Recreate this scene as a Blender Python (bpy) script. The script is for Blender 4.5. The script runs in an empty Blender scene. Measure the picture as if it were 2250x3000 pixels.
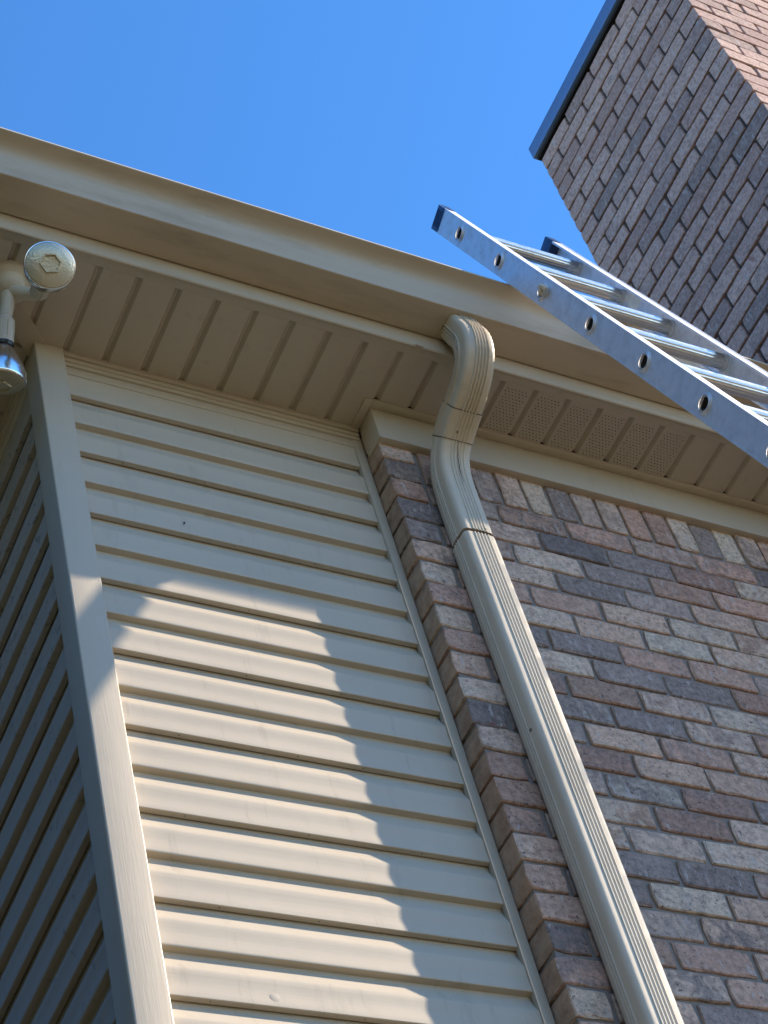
import bpy, bmesh, math, random
from mathutils import Vector, Matrix, noise
random.seed(7)
scene = bpy.context.scene
COL = scene.collection
GZ = -1.6                                   # ground level (the eye is the origin)

# ------------------------------------------------------------------ camera
cd = bpy.data.cameras.new('camera'); cam = bpy.data.objects.new('camera', cd); COL.objects.link(cam)
RIGHT = Vector((0.86947477, -0.43367029, -0.23652422))
DOWN = Vector((0.18880195, 0.73421129, -0.65214078))
FWD = Vector((0.45647284, 0.52236372, 0.72025599))
cam.matrix_world = Matrix((( RIGHT.x, -DOWN.x, -FWD.x, 0), (RIGHT.y, -DOWN.y, -FWD.y, 0), (RIGHT.z, -DOWN.z, -FWD.z, 0), (0, 0, 0, 1)))
cd.sensor_fit = 'HORIZONTAL'; cd.sensor_width = 36.0; cd.lens = 6045.1 / 2250 * 36.0
cd.shift_x = -277.85 / 2250; cd.shift_y = 360.3 / 2250
cd.clip_start = 0.05; cd.clip_end = 2000
scene.camera = cam

# ------------------------------------------------------------------ light
SUN = Vector((2.75, -1.0, 2.1)).normalized()          # towards the sun
world = bpy.data.worlds.new('World'); scene.world = world; world.use_nodes = True
wn = world.node_tree; sky = wn.nodes.new('ShaderNodeTexSky'); sky.sky_type = 'NISHITA'; sky.sun_disc = False
sky.sun_elevation = math.asin(SUN.z); sky.sun_rotation = math.atan2(SUN.x, SUN.y)
sky.altitude = 0; sky.air_density = 1.0; sky.dust_density = 0.0; sky.ozone_density = 6.0
hsv = wn.nodes.new('ShaderNodeHueSaturation'); hsv.inputs['Saturation'].default_value = 1.15
wn.links.new(sky.outputs[0], hsv.inputs['Color']); wn.links.new(hsv.outputs[0], wn.nodes['Background'].inputs[0]); wn.nodes['Background'].inputs[1].default_value = 0.135
sl = bpy.data.lights.new('sun', 'SUN'); sl.energy = 4.1; sl.angle = math.radians(0.53); sl.color = (1.0, 0.85, 0.67)
so = bpy.data.objects.new('sun', sl); COL.objects.link(so); so.rotation_euler = SUN.to_track_quat('Z', 'Y').to_euler()
vs = scene.view_settings; vs.view_transform = 'Standard'; vs.look = 'None'; vs.gamma = 1; vs.use_curve_mapping = False
vs.exposure = 1.30

# ------------------------------------------------------------------ materials
def new_mat(name):
    m = bpy.data.materials.new(name); m.use_nodes = True
    nt = m.node_tree; b = nt.nodes['Principled BSDF']
    return m, nt, b
def N(nt, t, **kw):
    n = nt.nodes.new(t)
    for k, v in kw.items():
        if k.startswith('i_'):
            n.inputs[k[2:]].default_value = v
        else: setattr(n, k, v)
    return n
def ramp(nt, fac, stops, interp='LINEAR'):
    r = nt.nodes.new('ShaderNodeValToRGB'); r.color_ramp.interpolation = interp
    els = r.color_ramp.elements
    while len(els) < len(stops): els.new(0.5)
    for e, (p, c) in zip(els, stops): e.position = p; e.color = (*c, 1) if len(c) == 3 else c
    nt.links.new(fac, r.inputs[0]); return r
def coords(nt, scale=(1, 1, 1), offset_rand=False):
    tc = nt.nodes.new('ShaderNodeTexCoord')
    mp = nt.nodes.new('ShaderNodeMapping'); mp.inputs['Scale'].default_value = scale
    if offset_rand:
        oi = nt.nodes.new('ShaderNodeObjectInfo')
        mul = N(nt, 'ShaderNodeMath', operation='MULTIPLY'); mul.inputs[1].default_value = 61.0
        nt.links.new(oi.outputs['Random'], mul.inputs[0])
        va = N(nt, 'ShaderNodeVectorMath', operation='ADD')
        nt.links.new(tc.outputs['Object'], va.inputs[0]); nt.links.new(mul.outputs[0], va.inputs[1])
        nt.links.new(va.outputs[0], mp.inputs[0])
    else: nt.links.new(tc.outputs['Object'], mp.inputs[0])
    return mp.outputs[0]
def noise_n(nt, vec, scale, detail=4, rough=0.55, dist=0.0):
    n = N(nt, 'ShaderNodeTexNoise'); n.inputs['Scale'].default_value = scale; n.inputs['Detail'].default_value = detail
    n.inputs['Roughness'].default_value = rough; n.inputs['Distortion'].default_value = dist
    nt.links.new(vec, n.inputs['Vector']); return n.outputs['Fac']
def mix(nt, fac, a, b, mode='MIX'):
    m = N(nt, 'ShaderNodeMix', data_type='RGBA', blend_type=mode)
    for s, v in ((m.inputs[0], fac), (m.inputs[6], a), (m.inputs[7], b)):
        if hasattr(v, 'is_output') or isinstance(v, bpy.types.NodeSocket): nt.links.new(v, s)
        else: s.default_value = v if isinstance(v, (int, float)) else (*v, 1)
    return m.outputs[2]
def bump(nt, b, height, strength, dist, prev=None):
    n = nt.nodes.new('ShaderNodeBump'); n.inputs['Strength'].default_value = strength; n.inputs['Distance'].default_value = dist
    nt.links.new(height, n.inputs['Height'])
    if prev is not None: nt.links.new(prev, n.inputs['Normal'])
    nt.links.new(n.outputs[0], b.inputs['Normal']); return n.outputs[0]

def vinyl(name, col, grain=(4, 4, 230), rough=0.42, gs=0.35, dirt=0.25, dirt_col=(0.22, 0.18, 0.13), dist=0.0012, spots=0.0):
    m, nt, b = new_mat(name)
    v = coords(nt)
    big = noise_n(nt, v, 2.3, 5, 0.6)
    c = mix(nt, ramp(nt, big, [(0.35, (0, 0, 0)), (0.75, (dirt,) * 3)]).outputs[0], col, tuple(x * 0.86 for x in col))
    st = noise_n(nt, coords(nt, (9, 9, 1.2)), 3.0, 6, 0.7)
    c = mix(nt, ramp(nt, st, [(0.56, (0, 0, 0)), (0.8, (dirt * 0.9,) * 3)]).outputs[0], c, dirt_col)
    if spots:
        sp = noise_n(nt, coords(nt, (1, 1, 1)), 42, 5, 0.75, 0.4)
        msk = noise_n(nt, v, 1.6, 2)
        f = N(nt, 'ShaderNodeMath', operation='MULTIPLY')
        nt.links.new(ramp(nt, sp, [(0.56, (0, 0, 0)), (0.66, (1, 1, 1))]).outputs[0], f.inputs[0])
        nt.links.new(ramp(nt, msk, [(0.42, (0, 0, 0)), (0.62, (spots,) * 3)]).outputs[0], f.inputs[1])
        c = mix(nt, f.outputs[0], c, (0.10, 0.10, 0.11))
    nt.links.new(c, b.inputs['Base Color'])
    g = noise_n(nt, coords(nt, grain), 1.0, 3, 0.6, 0.15)
    n1 = bump(nt, b, g, gs, dist)
    g2 = noise_n(nt, v, 9.0, 2)
    bump(nt, b, g2, 0.25, 0.004, n1)
    b.inputs['Roughness'].default_value = rough
    b.inputs['Specular IOR Level'].default_value = 0.3
    return m
def enamel(name, col, rough=0.33, dirt=0.2, dirt_col=(0.25, 0.2, 0.14), wob=0.3, streak=(1, 1, 0.25)):
    m, nt, b = new_mat(name); v = coords(nt)
    n = noise_n(nt, coords(nt, streak), 14, 6, 0.65)
    c = mix(nt, ramp(nt, n, [(0.5, (0, 0, 0)), (0.8, (dirt,) * 3)]).outputs[0], col, dirt_col)
    n2 = noise_n(nt, v, 160, 3)
    c = mix(nt, ramp(nt, n2, [(0.62, (0, 0, 0)), (0.78, (dirt * 0.5,) * 3)]).outputs[0], c, dirt_col)
    nt.links.new(c, b.inputs['Base Color'])
    r = ramp(nt, n, [(0.3, (rough,) * 3), (0.8, (rough + 0.2,) * 3)])
    nt.links.new(r.outputs[0], b.inputs['Roughness'])
    bump(nt, b, noise_n(nt, v, 11, 2), wob, 0.004); b.inputs['Specular IOR Level'].default_value = 0.3
    return m
def metal(name, col=(0.62, 0.63, 0.65), rough=0.35, brush=(250, 250, 3), metallic=1.0, dirt=0.35):
    m, nt, b = new_mat(name)
    g = noise_n(nt, coords(nt, brush), 1.0, 3)
    d = noise_n(nt, coords(nt), 26, 6, 0.7)
    c = mix(nt, ramp(nt, d, [(0.45, (0, 0, 0)), (0.75, (dirt,) * 3)]).outputs[0], col, tuple(x * 0.55 for x in col))
    nt.links.new(c, b.inputs['Base Color']); b.inputs['Metallic'].default_value = metallic
    nt.links.new(ramp(nt, d, [(0.3, (rough,) * 3), (0.75, (rough + 0.22,) * 3)]).outputs[0], b.inputs['Roughness'])
    bump(nt, b, g, 0.12, 0.0006)
    return m
def plain(name, col, rough=0.6, metallic=0.0, ns=30, var=0.25, bs=0.2, bd=0.001):
    m, nt, b = new_mat(name); v = coords(nt); n = noise_n(nt, v, ns, 5, 0.65)
    c = mix(nt, n, tuple(x * (1 - var) for x in col), tuple(min(1, x * (1 + var)) for x in col))
    nt.links.new(c, b.inputs['Base Color']); b.inputs['Roughness'].default_value = rough; b.inputs['Metallic'].default_value = metallic
    bump(nt, b, n, bs, bd); return m

def brick_mat(name, stops, alt, val=1.0, raw_bounce_amt=0.8):
    m, nt, b = new_mat(name)
    oi = nt.nodes.new('ShaderNodeObjectInfo'); ge = nt.nodes.new('ShaderNodeNewGeometry')
    ad = N(nt, 'ShaderNodeMath', operation='ADD'); nt.links.new(oi.outputs['Random'], ad.inputs[0]); nt.links.new(ge.outputs['Random Per Island'], ad.inputs[1])
    fr = N(nt, 'ShaderNodeMath', operation='FRACT'); nt.links.new(ad.outputs[0], fr.inputs[0]); rnd = fr.outputs[0]
    def hash_(k):
        a = N(nt, 'ShaderNodeMath', operation='MULTIPLY'); a.inputs[1].default_value = k; nt.links.new(rnd, a.inputs[0])
        f = N(nt, 'ShaderNodeMath', operation='FRACT'); nt.links.new(a.outputs[0], f.inputs[0]); return f.outputs[0]
    tc = nt.nodes.new('ShaderNodeTexCoord'); mul = N(nt, 'ShaderNodeMath', operation='MULTIPLY'); mul.inputs[1].default_value = 97.0
    nt.links.new(rnd, mul.inputs[0]); va = N(nt, 'ShaderNodeVectorMath', operation='ADD')
    nt.links.new(tc.outputs['Object'], va.inputs[0]); nt.links.new(mul.outputs[0], va.inputs[1]); v = va.outputs[0]
    k = len(stops)
    base = ramp(nt, rnd, [(i / k, c) for i, c in enumerate(stops)], 'CONSTANT').outputs[0]
    second = ramp(nt, hash_(7.31), [(i / len(alt), c) for i, c in enumerate(alt)], 'CONSTANT').outputs[0]
    blot = noise_n(nt, v, 15, 7, 0.72, 1.0)
    amt = ramp(nt, hash_(13.7), [(0.0, (0.2,) * 3), (1.0, (0.92,) * 3)]).outputs[0]
    f = N(nt, 'ShaderNodeMath', operation='MULTIPLY'); nt.links.new(ramp(nt, blot, [(0.44, (0, 0, 0)), (0.60, (1, 1, 1))]).outputs[0], f.inputs[0]); nt.links.new(amt, f.inputs[1])
    c = mix(nt, f.outputs[0], base, second)
    fine = noise_n(nt, v, 70, 6, 0.72)
    c = mix(nt, 0.75, c, ramp(nt, fine, [(0.28, (0.25,) * 3), (0.5, (0.86,) * 3), (0.72, (1.35,) * 3)]).outputs[0], 'MULTIPLY')
    # pale mortar smears, dragged marks, dark pits and red burnt spots
    mp = N(nt, 'ShaderNodeMapping'); mp.inputs['Scale'].default_value = (60, 60, 16); mp.inputs['Rotation'].default_value = (0, 0.5, 0); nt.links.new(v, mp.inputs[0])
    sm = noise_n(nt, mp.outputs[0], 1.0, 4, 0.6, 0.6)
    c = mix(nt, ramp(nt, sm, [(0.59, (0, 0, 0)), (0.68, (0.7,) * 3)]).outputs[0], c, (0.5 * val, 0.45 * val, 0.42 * val))
    pit = noise_n(nt, v, 130, 3, 0.5)
    c = mix(nt, ramp(nt, pit, [(0.30, (0.8,) * 3), (0.37, (0, 0, 0))]).outputs[0], c, (0.06, 0.05, 0.05))
    red = noise_n(nt, v, 24, 3, 0.6)
    c = mix(nt, ramp(nt, red, [(0.68, (0, 0, 0)), (0.74, (0.55,) * 3)]).outputs[0], c, (0.26, 0.07, 0.06))
    sx = nt.nodes.new('ShaderNodeSeparateXYZ'); nt.links.new(tc.outputs['Normal'], sx.inputs[0])
    ab = N(nt, 'ShaderNodeMath', operation='ABSOLUTE'); nt.links.new(sx.outputs[0], ab.inputs[0])
    raw_bounce = ramp(nt, noise_n(nt, v, 26, 5, 0.7), [(0.3, (0.22, 0.14, 0.09)), (0.5, (0.40, 0.27, 0.18)), (0.72, (0.50, 0.38, 0.26))]).outputs[0]  # side faces: raw brick body colour with warm bounce light mixed in
    c = mix(nt, ramp(nt, ab.outputs[0], [(0.75, (0, 0, 0)), (0.9, (raw_bounce_amt,) * 3)]).outputs[0], c, raw_bounce)
    nt.links.new(c, b.inputs['Base Color']); b.inputs['Roughness'].default_value = 0.88; b.inputs['Specular IOR Level'].default_value = 0.25
    n1 = bump(nt, b, blot, 0.5, 0.004); n2 = bump(nt, b, fine, 0.55, 0.0025, n1); bump(nt, b, pit, 0.3, 0.001, n2)
    return m

TAN = (0.52, 0.45, 0.35)
M = {}
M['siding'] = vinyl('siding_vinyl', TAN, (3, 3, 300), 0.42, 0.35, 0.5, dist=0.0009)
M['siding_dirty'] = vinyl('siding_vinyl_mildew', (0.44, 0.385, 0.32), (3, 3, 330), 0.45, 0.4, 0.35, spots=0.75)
M['post'] = vinyl('post_vinyl', (0.50, 0.435, 0.34), (230, 230, 9), 0.42, 0.4, 0.2, dist=0.001)
M['trim'] = vinyl('trim_vinyl', (0.49, 0.42, 0.32), (4, 4, 60), 0.4, 0.15, 0.3)
M['soffit'] = vinyl('soffit_vinyl', (0.50, 0.435, 0.345), (60, 5, 5), 0.42, 0.2, 0.45)
M['gutter'] = enamel('gutter_enamel', (0.49, 0.415, 0.32), 0.6, 0.65, streak=(0.2, 1, 1))
M['fascia'] = enamel('fascia_enamel', (0.49, 0.42, 0.325), 0.36, 0.3, streak=(0.2, 1, 1))
M['spout'] = enamel('downspout_enamel', (0.60, 0.535, 0.43), 0.5, 0.3)
M['elbow'] = enamel('elbow_enamel', (0.54, 0.455, 0.335), 0.34, 0.4, (0.30, 0.22, 0.12))
M['dark'] = plain('dark_gap', (0.015, 0.012, 0.01), 0.9)
M['ladder'] = metal('ladder_aluminium', (0.78, 0.79, 0.82), 0.5, (250, 250, 3), metallic=0.85, dirt=0.5)
M['rung'] = metal('rung_aluminium', (0.78, 0.77, 0.75), 0.24, (3, 250, 250), dirt=0.2)
M['dull'] = plain('oxidised_inside', (0.06, 0.062, 0.07), 0.7)  # shade inside the hollow rungs, put into a near-black colour
M['cap'] = plain('blue_plastic', (0.012, 0.045, 0.13), 0.38, ns=40)
M['lampcover'] = plain('aged_white_plastic', (0.56, 0.50, 0.40), 0.5, ns=22, var=0.12)
M['chrome'] = metal('lamp_reflector', (0.75, 0.77, 0.8), 0.12, (30, 30, 30), dirt=0.1)
M['rubber'] = plain('black_rubber', (0.012, 0.012, 0.014), 0.35)
M['chcap'] = metal('galvanised_cap', (0.13, 0.22, 0.38), 0.42, (20, 20, 20), 0.45, 0.3)  # blue of the reflected sky put into the base colour
M['rope'] = plain('frayed_rope', (0.66, 0.58, 0.47), 0.95, ns=180, bs=0.8, bd=0.002)
M['paper'] = plain('torn_sticker', (0.78, 0.76, 0.70), 0.8, ns=60)
M['screw'] = metal('screw', (0.25, 0.22, 0.19), 0.5, (40, 40, 40))
M['mortar'] = plain('mortar_grey', (0.25, 0.215, 0.19), 0.95, ns=110, var=0.35, bs=0.9, bd=0.004)
M['shingle'] = plain('asphalt_shingle', (0.075, 0.066, 0.058), 0.95, ns=220, var=0.5, bs=0.8, bd=0.002)
M['brick'] = brick_mat('brick_mix', [(0.674, 0.453, 0.333), (0.307, 0.238, 0.209), (0.541, 0.335, 0.251), (0.680, 0.540, 0.411), (0.418, 0.257, 0.196), (0.528, 0.383, 0.308),
    (0.680, 0.485, 0.370), (0.231, 0.188, 0.173), (0.601, 0.367, 0.271), (0.674, 0.485, 0.374), (0.397, 0.302, 0.261), (0.625, 0.411, 0.308), (0.680, 0.519, 0.395), (0.457, 0.292, 0.215), (0.349, 0.271, 0.238)],
    [(0.279, 0.220, 0.196), (0.625, 0.443, 0.338), (0.224, 0.176, 0.161), (0.384, 0.243, 0.190), (0.680, 0.551, 0.432), (0.334, 0.257, 0.227)])
M['chbrick'] = brick_mat('chimney_brick_mix', [(0.572, 0.377, 0.310), (0.528, 0.343, 0.285), (0.429, 0.270, 0.225), (0.594, 0.397, 0.326), (0.319, 0.230, 0.204), (0.506, 0.328, 0.276),
    (0.473, 0.294, 0.245), (0.616, 0.407, 0.336), (0.550, 0.362, 0.300), (0.384, 0.260, 0.225)],
    [(0.484, 0.313, 0.259), (0.352, 0.245, 0.213), (0.528, 0.343, 0.280), (0.396, 0.250, 0.204)], raw_bounce_amt=0.0)
M['chmortar'] = plain('chimney_mortar', (0.085, 0.07, 0.065), 0.95, ns=110, var=0.35, bs=0.9, bd=0.004)  # darker than the wall mortar: shade of the deep joints put into the colour
m, nt, b = new_mat('lamp_glass')          # prismatic lens of a flood lamp
b.inputs['Base Color'].default_value = (0.52, 0.48, 0.36, 1); b.inputs['Roughness'].default_value = 0.3; b.inputs['Metallic'].default_value = 0.4
vo = N(nt, 'ShaderNodeTexVoronoi'); vo.inputs['Scale'].default_value = 210; nt.links.new(coords(nt), vo.inputs['Vector'])
bump(nt, b, vo.outputs['Distance'], 0.5, 0.0012); M['lens'] = m
m, nt, b = new_mat('ground_grass'); v = coords(nt)
n1_ = noise_n(nt, v, 1.3, 6, 0.7); n2_ = noise_n(nt, v, 40, 5, 0.7)
c_ = mix(nt, n1_, (0.13, 0.10, 0.05), (0.22, 0.165, 0.085)); c_ = mix(nt, n2_, c_, (0.14, 0.105, 0.052)); nt.links.new(c_, b.inputs['Base Color'])
b.inputs['Roughness'].default_value = 0.95; bump(nt, b, n2_, 0.8, 0.03); M['ground'] = m
m, nt, b = new_mat('patio_concrete'); v = coords(nt); n1_ = noise_n(nt, v, 3, 6, 0.7)
nt.links.new(mix(nt, n1_, (0.42, 0.37, 0.30), (0.52, 0.46, 0.38)), b.inputs['Base Color']); b.inputs['Roughness'].default_value = 0.85
bump(nt, b, noise_n(nt, v, 90, 4), 0.4, 0.002); M['patio'] = m

# ------------------------------------------------------------------ helpers
class MB:
    def __init__(s): s.v = []; s.f = []
    def add(s, vs_, fs): o = len(s.v); s.v += [tuple(p) for p in vs_]; s.f += [tuple(i + o for i in f) for f in fs]; return s
    def box(s, x0, x1, y0, y1, z0, z1, ch=0.0):
        if ch <= 0:
            return s.add([(x0,y0,z0),(x1,y0,z0),(x1,y1,z0),(x0,y1,z0),(x0,y0,z1),(x1,y0,z1),(x1,y1,z1),(x0,y1,z1)],
                         [(0,3,2,1),(4,5,6,7),(0,1,5,4),(1,2,6,5),(2,3,7,6),(3,0,4,7)])
        bm = bmesh.new(); bmesh.ops.create_cube(bm, size=1)
        for v in bm.verts: v.co = Vector(((x0 + x1) / 2 + v.co.x * (x1 - x0), (y0 + y1) / 2 + v.co.y * (y1 - y0), (z0 + z1) / 2 + v.co.z * (z1 - z0)))
        bmesh.ops.bevel(bm, geom=bm.edges[:], offset=ch, segments=2, affect='EDGES', profile=0.5)
        bm.verts.index_update(); r = s.add([v.co[:] for v in bm.verts], [[v.index for v in f.verts] for f in bm.faces]); bm.free(); return r
    def extrude(s, prof, a, b_, axis='X', closed=False, caps=False, cuts=1):
        """prof: list of 2-tuples; axis X: (y,z) swept in x; axis Y: (x,z) swept in y; axis Z: (x,y) swept in z"""
        n = len(prof); vs_ = []
        for k in range(cuts + 1):
            t = a + (b_ - a) * k / cuts
            for p in prof:
                vs_.append({'X': (t, p[0], p[1]), 'Y': (p[0], t, p[1]), 'Z': (p[0], p[1], t)}[axis])
        fs = []
        m_ = n if closed else n - 1
        for k in range(cuts):
            for i in range(m_):
                j = (i + 1) % n; fs.append((k * n + i, k * n + j, (k + 1) * n + j, (k + 1) * n + i))
        if caps: fs.append(tuple(range(n))); fs.append(tuple(range(cuts * n, cuts * n + n))[::-1])
        return s.add(vs_, fs)
    def lathe(s, prof, origin, axis, n=32):
        """prof: (r, h) along axis from origin"""
        a = Vector(axis).normalized(); u = a.orthogonal().normalized(); w = a.cross(u); o = Vector(origin); vs_ = []; fs = []
        for (r, h) in prof:
            for k in range(n):
                t = 2 * math.pi * k / n; vs_.append(o + a * h + (u * math.cos(t) + w * math.sin(t)) * r)
        for i in range(len(prof) - 1):
            for k in range(n):
                j = (k + 1) % n; fs.append((i * n + k, i * n + j, (i + 1) * n + j, (i + 1) * n + k))
        return s.add(vs_, fs)
    def tube(s, pts, r, n=10):
        pts = [Vector(p) for p in pts]; vs_ = []; fs = []; u = None
        for i, p in enumerate(pts):
            d = (pts[min(i + 1, len(pts) - 1)] - pts[max(i - 1, 0)]).normalized()
            u = d.orthogonal().normalized() if u is None else (u - d * u.dot(d)).normalized()
            w = d.cross(u); rr = r[i] if isinstance(r, (list, tuple)) else r
            for k in range(n):
                t = 2 * math.pi * k / n; vs_.append(p + (u * math.cos(t) + w * math.sin(t)) * rr)
        for i in range(len(pts) - 1):
            for k in range(n):
                j = (k + 1) % n; fs.append((i * n + k, i * n + j, (i + 1) * n + j, (i + 1) * n + k))
        fs.append(tuple(range(n))[::-1]); fs.append(tuple(range((len(pts) - 1) * n, len(pts) * n)))
        return s.add(vs_, fs)
    def mesh(s, name, mat, off=(0, 0, 0), smooth=None, weld=True):
        me = bpy.data.meshes.new(name); ox, oy, oz = off
        me.from_pydata([(x - ox, y - oy, z - oz) for x, y, z in s.v], [], s.f); me.update()
        bm = bmesh.new(); bm.from_mesh(me)
        if weld: bmesh.ops.remove_doubles(bm, verts=bm.verts, dist=1e-6)
        bmesh.ops.recalc_face_normals(bm, faces=bm.faces); bm.to_mesh(me); bm.free()
        me.materials.append(mat)
        if smooth is not None:
            me.shade_smooth(); me.set_sharp_from_angle(angle=math.radians(smooth))
        return me
def link(name, me, parent=None, kind=None):
    o = bpy.data.objects.new(name, me); COL.objects.link(o)
    if parent is not None: o.parent = parent
    if kind: o['kind'] = kind
    return o
def wloc(p):
    v = Vector((0, 0, 0))
    while p is not None: v += p.location; p = p.parent
    return v
def part(name, mb, mat, parent, smooth=None, kind=None, label=None):
    """mesh given in world coordinates, parented to an unrotated thing"""
    off = wloc(parent)
    o = link(name, mb.mesh(name, mat, off, smooth), parent, kind)
    if label: o['label'] = label
    return o
def thing(name, label, cat, loc, group=None):
    o = bpy.data.objects.new(name, None); COL.objects.link(o); o.location = loc; o.empty_display_size = 0.1
    o['label'] = label; o['category'] = cat
    if group: o['group'] = group
    return o

# ------------------------------------------------------------------ ground
g = MB(); g.add([(-150, -150, GZ), (150, -150, GZ), (150, 150, GZ), (-150, 150, GZ)], [(0, 1, 2, 3)])
link('ground', g.mesh('ground', M['ground']), None, 'structure')

# ------------------------------------------------------------------ key planes (metres)
ZS = 4.269          # soffit
YL = 2.545          # front of the siding laps
YB = 2.48           # brick face
XB = 2.070          # brick corner
LAP = 0.114; Z0 = 4.109     # lap height, top lip
ZTOP = 4.45

# ------------------------------------------------------------------ front siding wall
sw = thing('siding_wall', 'tan vinyl siding wall facing front between the corner post and the brick wall, lower half in sunlight', 'wall', (1.65, 2.60, GZ))
def lap_profile():
    # (depth, z) of a two-lap panel, bottom to top, z from 0
    q = [(0.0132, 0.0060), (0.0132, 0.0), (0.0016, 0.0), (0.0003, 0.0012)]
    q += [(0.0, 0.004), (0.0008, 0.016), (0.0019, 0.029), (0.0018, 0.038), (0.0009, 0.052), (0.0, 0.0615), (0.0008, 0.0665), (0.0030, 0.0715), (0.0140, 0.0985), (0.0160, 0.1035), (0.0164, 0.107), (0.0164, 0.1128)]
    q += [(0.0040, 0.1138), (0.0012, 0.1146), (0.0002, 0.1165)]
    q += [(0.0, 0.120), (0.0008, 0.131), (0.0019, 0.144), (0.0018, 0.152), (0.0009, 0.166), (0.0, 0.1755), (0.0008, 0.1805), (0.0030, 0.1855), (0.0140, 0.2125), (0.0160, 0.2175), (0.0164, 0.221), (0.0164, 0.236)]
    return q
def siding_panels(parent, axis, a, b_, front, sign, mat, zlow, ztop_clip):
    k = 0; z = Z0
    prof0 = lap_profile()
    while z > zlow:
        zb = Z0 - 2 * LAP * k
        z = zb
        # panel k has its bottom lip at zb and reaches up two laps (the topmost is clipped by the trim)
        pr = [(front + sign * d, zb + zz) for d, zz in prof0]
        if zb + 2 * LAP > ztop_clip: 
            pr = [(front + sign * d, zb + zz) for d, zz in prof0 if zb + zz < ztop_clip]
            pr = [p for p in pr if p[1] < zb + 0.05] + [(front, ztop_clip)]
        # tiny sag so panels are not ruler-flat
        mbp = MB(); cuts = 10; n = len(pr)
        vs_ = []
        for c in range(cuts + 1):
            t = a + (b_ - a) * c / cuts
            for (d, zz) in pr:
                w = 0.0007 * noise.noise(Vector((t * 2.1, k * 3.7, zz * 3))) ; w2 = 0.0008 * noise.noise(Vector((t * 1.3 + 9, k * 5.1, 0)))
                vs_.append((t, d + w, zz + w2) if axis == 'X' else (d + w, t, zz + w2))
        fs = [(c * n + i, c * n + i + 1, (c + 1) * n + i + 1, (c + 1) * n + i) for c in range(cuts) for i in range(n - 1)]
        mbp.add(vs_, fs)
        part('siding_panel', mbp, mat, parent, smooth=25)
        k += 1
siding_panels(sw, 'X', 1.262, 2.056, YL, 1, M['siding'], GZ + 0.35, 4.193)
part('wall_backing', MB().box(1.24, 2.075, YL + 0.021, YL + 0.20, GZ, ZS + 0.1), M['dark'], sw)
part('foundation_strip', MB().box(1.20, 2.06, 2.555, 2.74, GZ - 0.02, GZ + 0.28), M['mortar'], sw)
# stepped moulding under the soffit
def bar(mb, x0, x1, y0, z0, z1, y1=2.56, ch=0.002): mb.box(x0, x1, y0, y1, z0, z1, ch)
tm = MB(); bar(tm, 1.266, 2.064, 2.5305, 4.2525, ZS + 0.010)
bar(tm, 1.266, 2.064, 2.5345, 4.2350, 4.2500); bar(tm, 1.266, 2.064, 2.5375, 4.2215, 4.2350); bar(tm, 1.266, 2.064, 2.5415, 4.1900, 4.2215, ch=0.004)
part('top_moulding', tm, M['trim'], sw, 30)
ec = MB().box(2.0415, 2.0675, 2.5405, 2.556, GZ + 0.3, 4.2685, 0.0022)
part('edge_channel', ec, M['trim'], sw, 30)
# weep holes, a fly speck and a pale stain
wh = MB()
def disc(mb, c, r, n=8, ax='Y', sx=1.0, sz=1.0):
    pts = []
    for k in range(n):
        t = 2 * math.pi * k / n
        pts.append((c[0] + r * sx * math.cos(t), c[1], c[2] + r * sz * math.sin(t)) if ax == 'Y' else (c[0] + r * sx * math.cos(t), c[1] + r * sz * math.sin(t), c[2]))
    mb.add(pts, [tuple(range(n))])
for k in range(1, 9):
    zb = Z0 - 2 * LAP * k
    for xx in (1.40, 1.62, 1.84):
        x_ = xx + random.uniform(-0.05, 0.05); wh.box(x_, x_ + 0.0022, YL + 0.005, YL + 0.0072, zb - 0.0004, zb + 0.001)
part('weep_hole', wh, M['dark'], sw, kind='stuff')
fs_ = MB(); fs_.lathe([(0.0001, 0), (0.0022, 0.0003), (0.0030, 0.0012), (0.0020, 0.0030), (0.0001, 0.0036)], (1.5046, YL - 0.0005, 3.688), (0, -1, 0), 10)
part('fly_speck', fs_, M['dark'], sw, 60)
st_ = MB().lathe([(0.0001, 0.0006), (0.0095, 0.0006), (0.0102, 0.0004)], (1.481, YL + 0.0012, 2.3066), (0, -1, 0.04), 20)
part('water_stain', st_, plain('dried_stain', (0.43, 0.385, 0.32), 0.8), sw, 60)

# ------------------------------------------------------------------ left wall (recedes from the corner)
XW = 1.207
lw = thing('siding_wall', 'shaded side wall of tan siding with mildew specks, left of the corner post', 'wall', (1.3, 5.0, GZ))
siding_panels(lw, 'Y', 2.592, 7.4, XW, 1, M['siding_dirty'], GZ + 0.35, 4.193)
part('wall_backing', MB().box(XW + 0.021, XW + 0.25, 2.745, 7.4, GZ, ZS + 0.1), M['dark'], lw)
tm = MB()
for (d, z0, z1) in ((-0.0145, 4.2525, ZS + 0.010), (-0.0105, 4.2350, 4.2500), (-0.0075, 4.2215, 4.2350), (-0.0035, 4.1900, 4.2215)):
    tm.box(XW + d, XW + 0.015, 2.597, 7.4, z0, z1, 0.002)
part('top_moulding', tm, M['trim'], lw, 30)
part('foundation_strip', MB().box(XW + 0.012, XW + 0.2, 2.75, 7.4, GZ - 0.02, GZ + 0.28), M['mortar'], lw)

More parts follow.
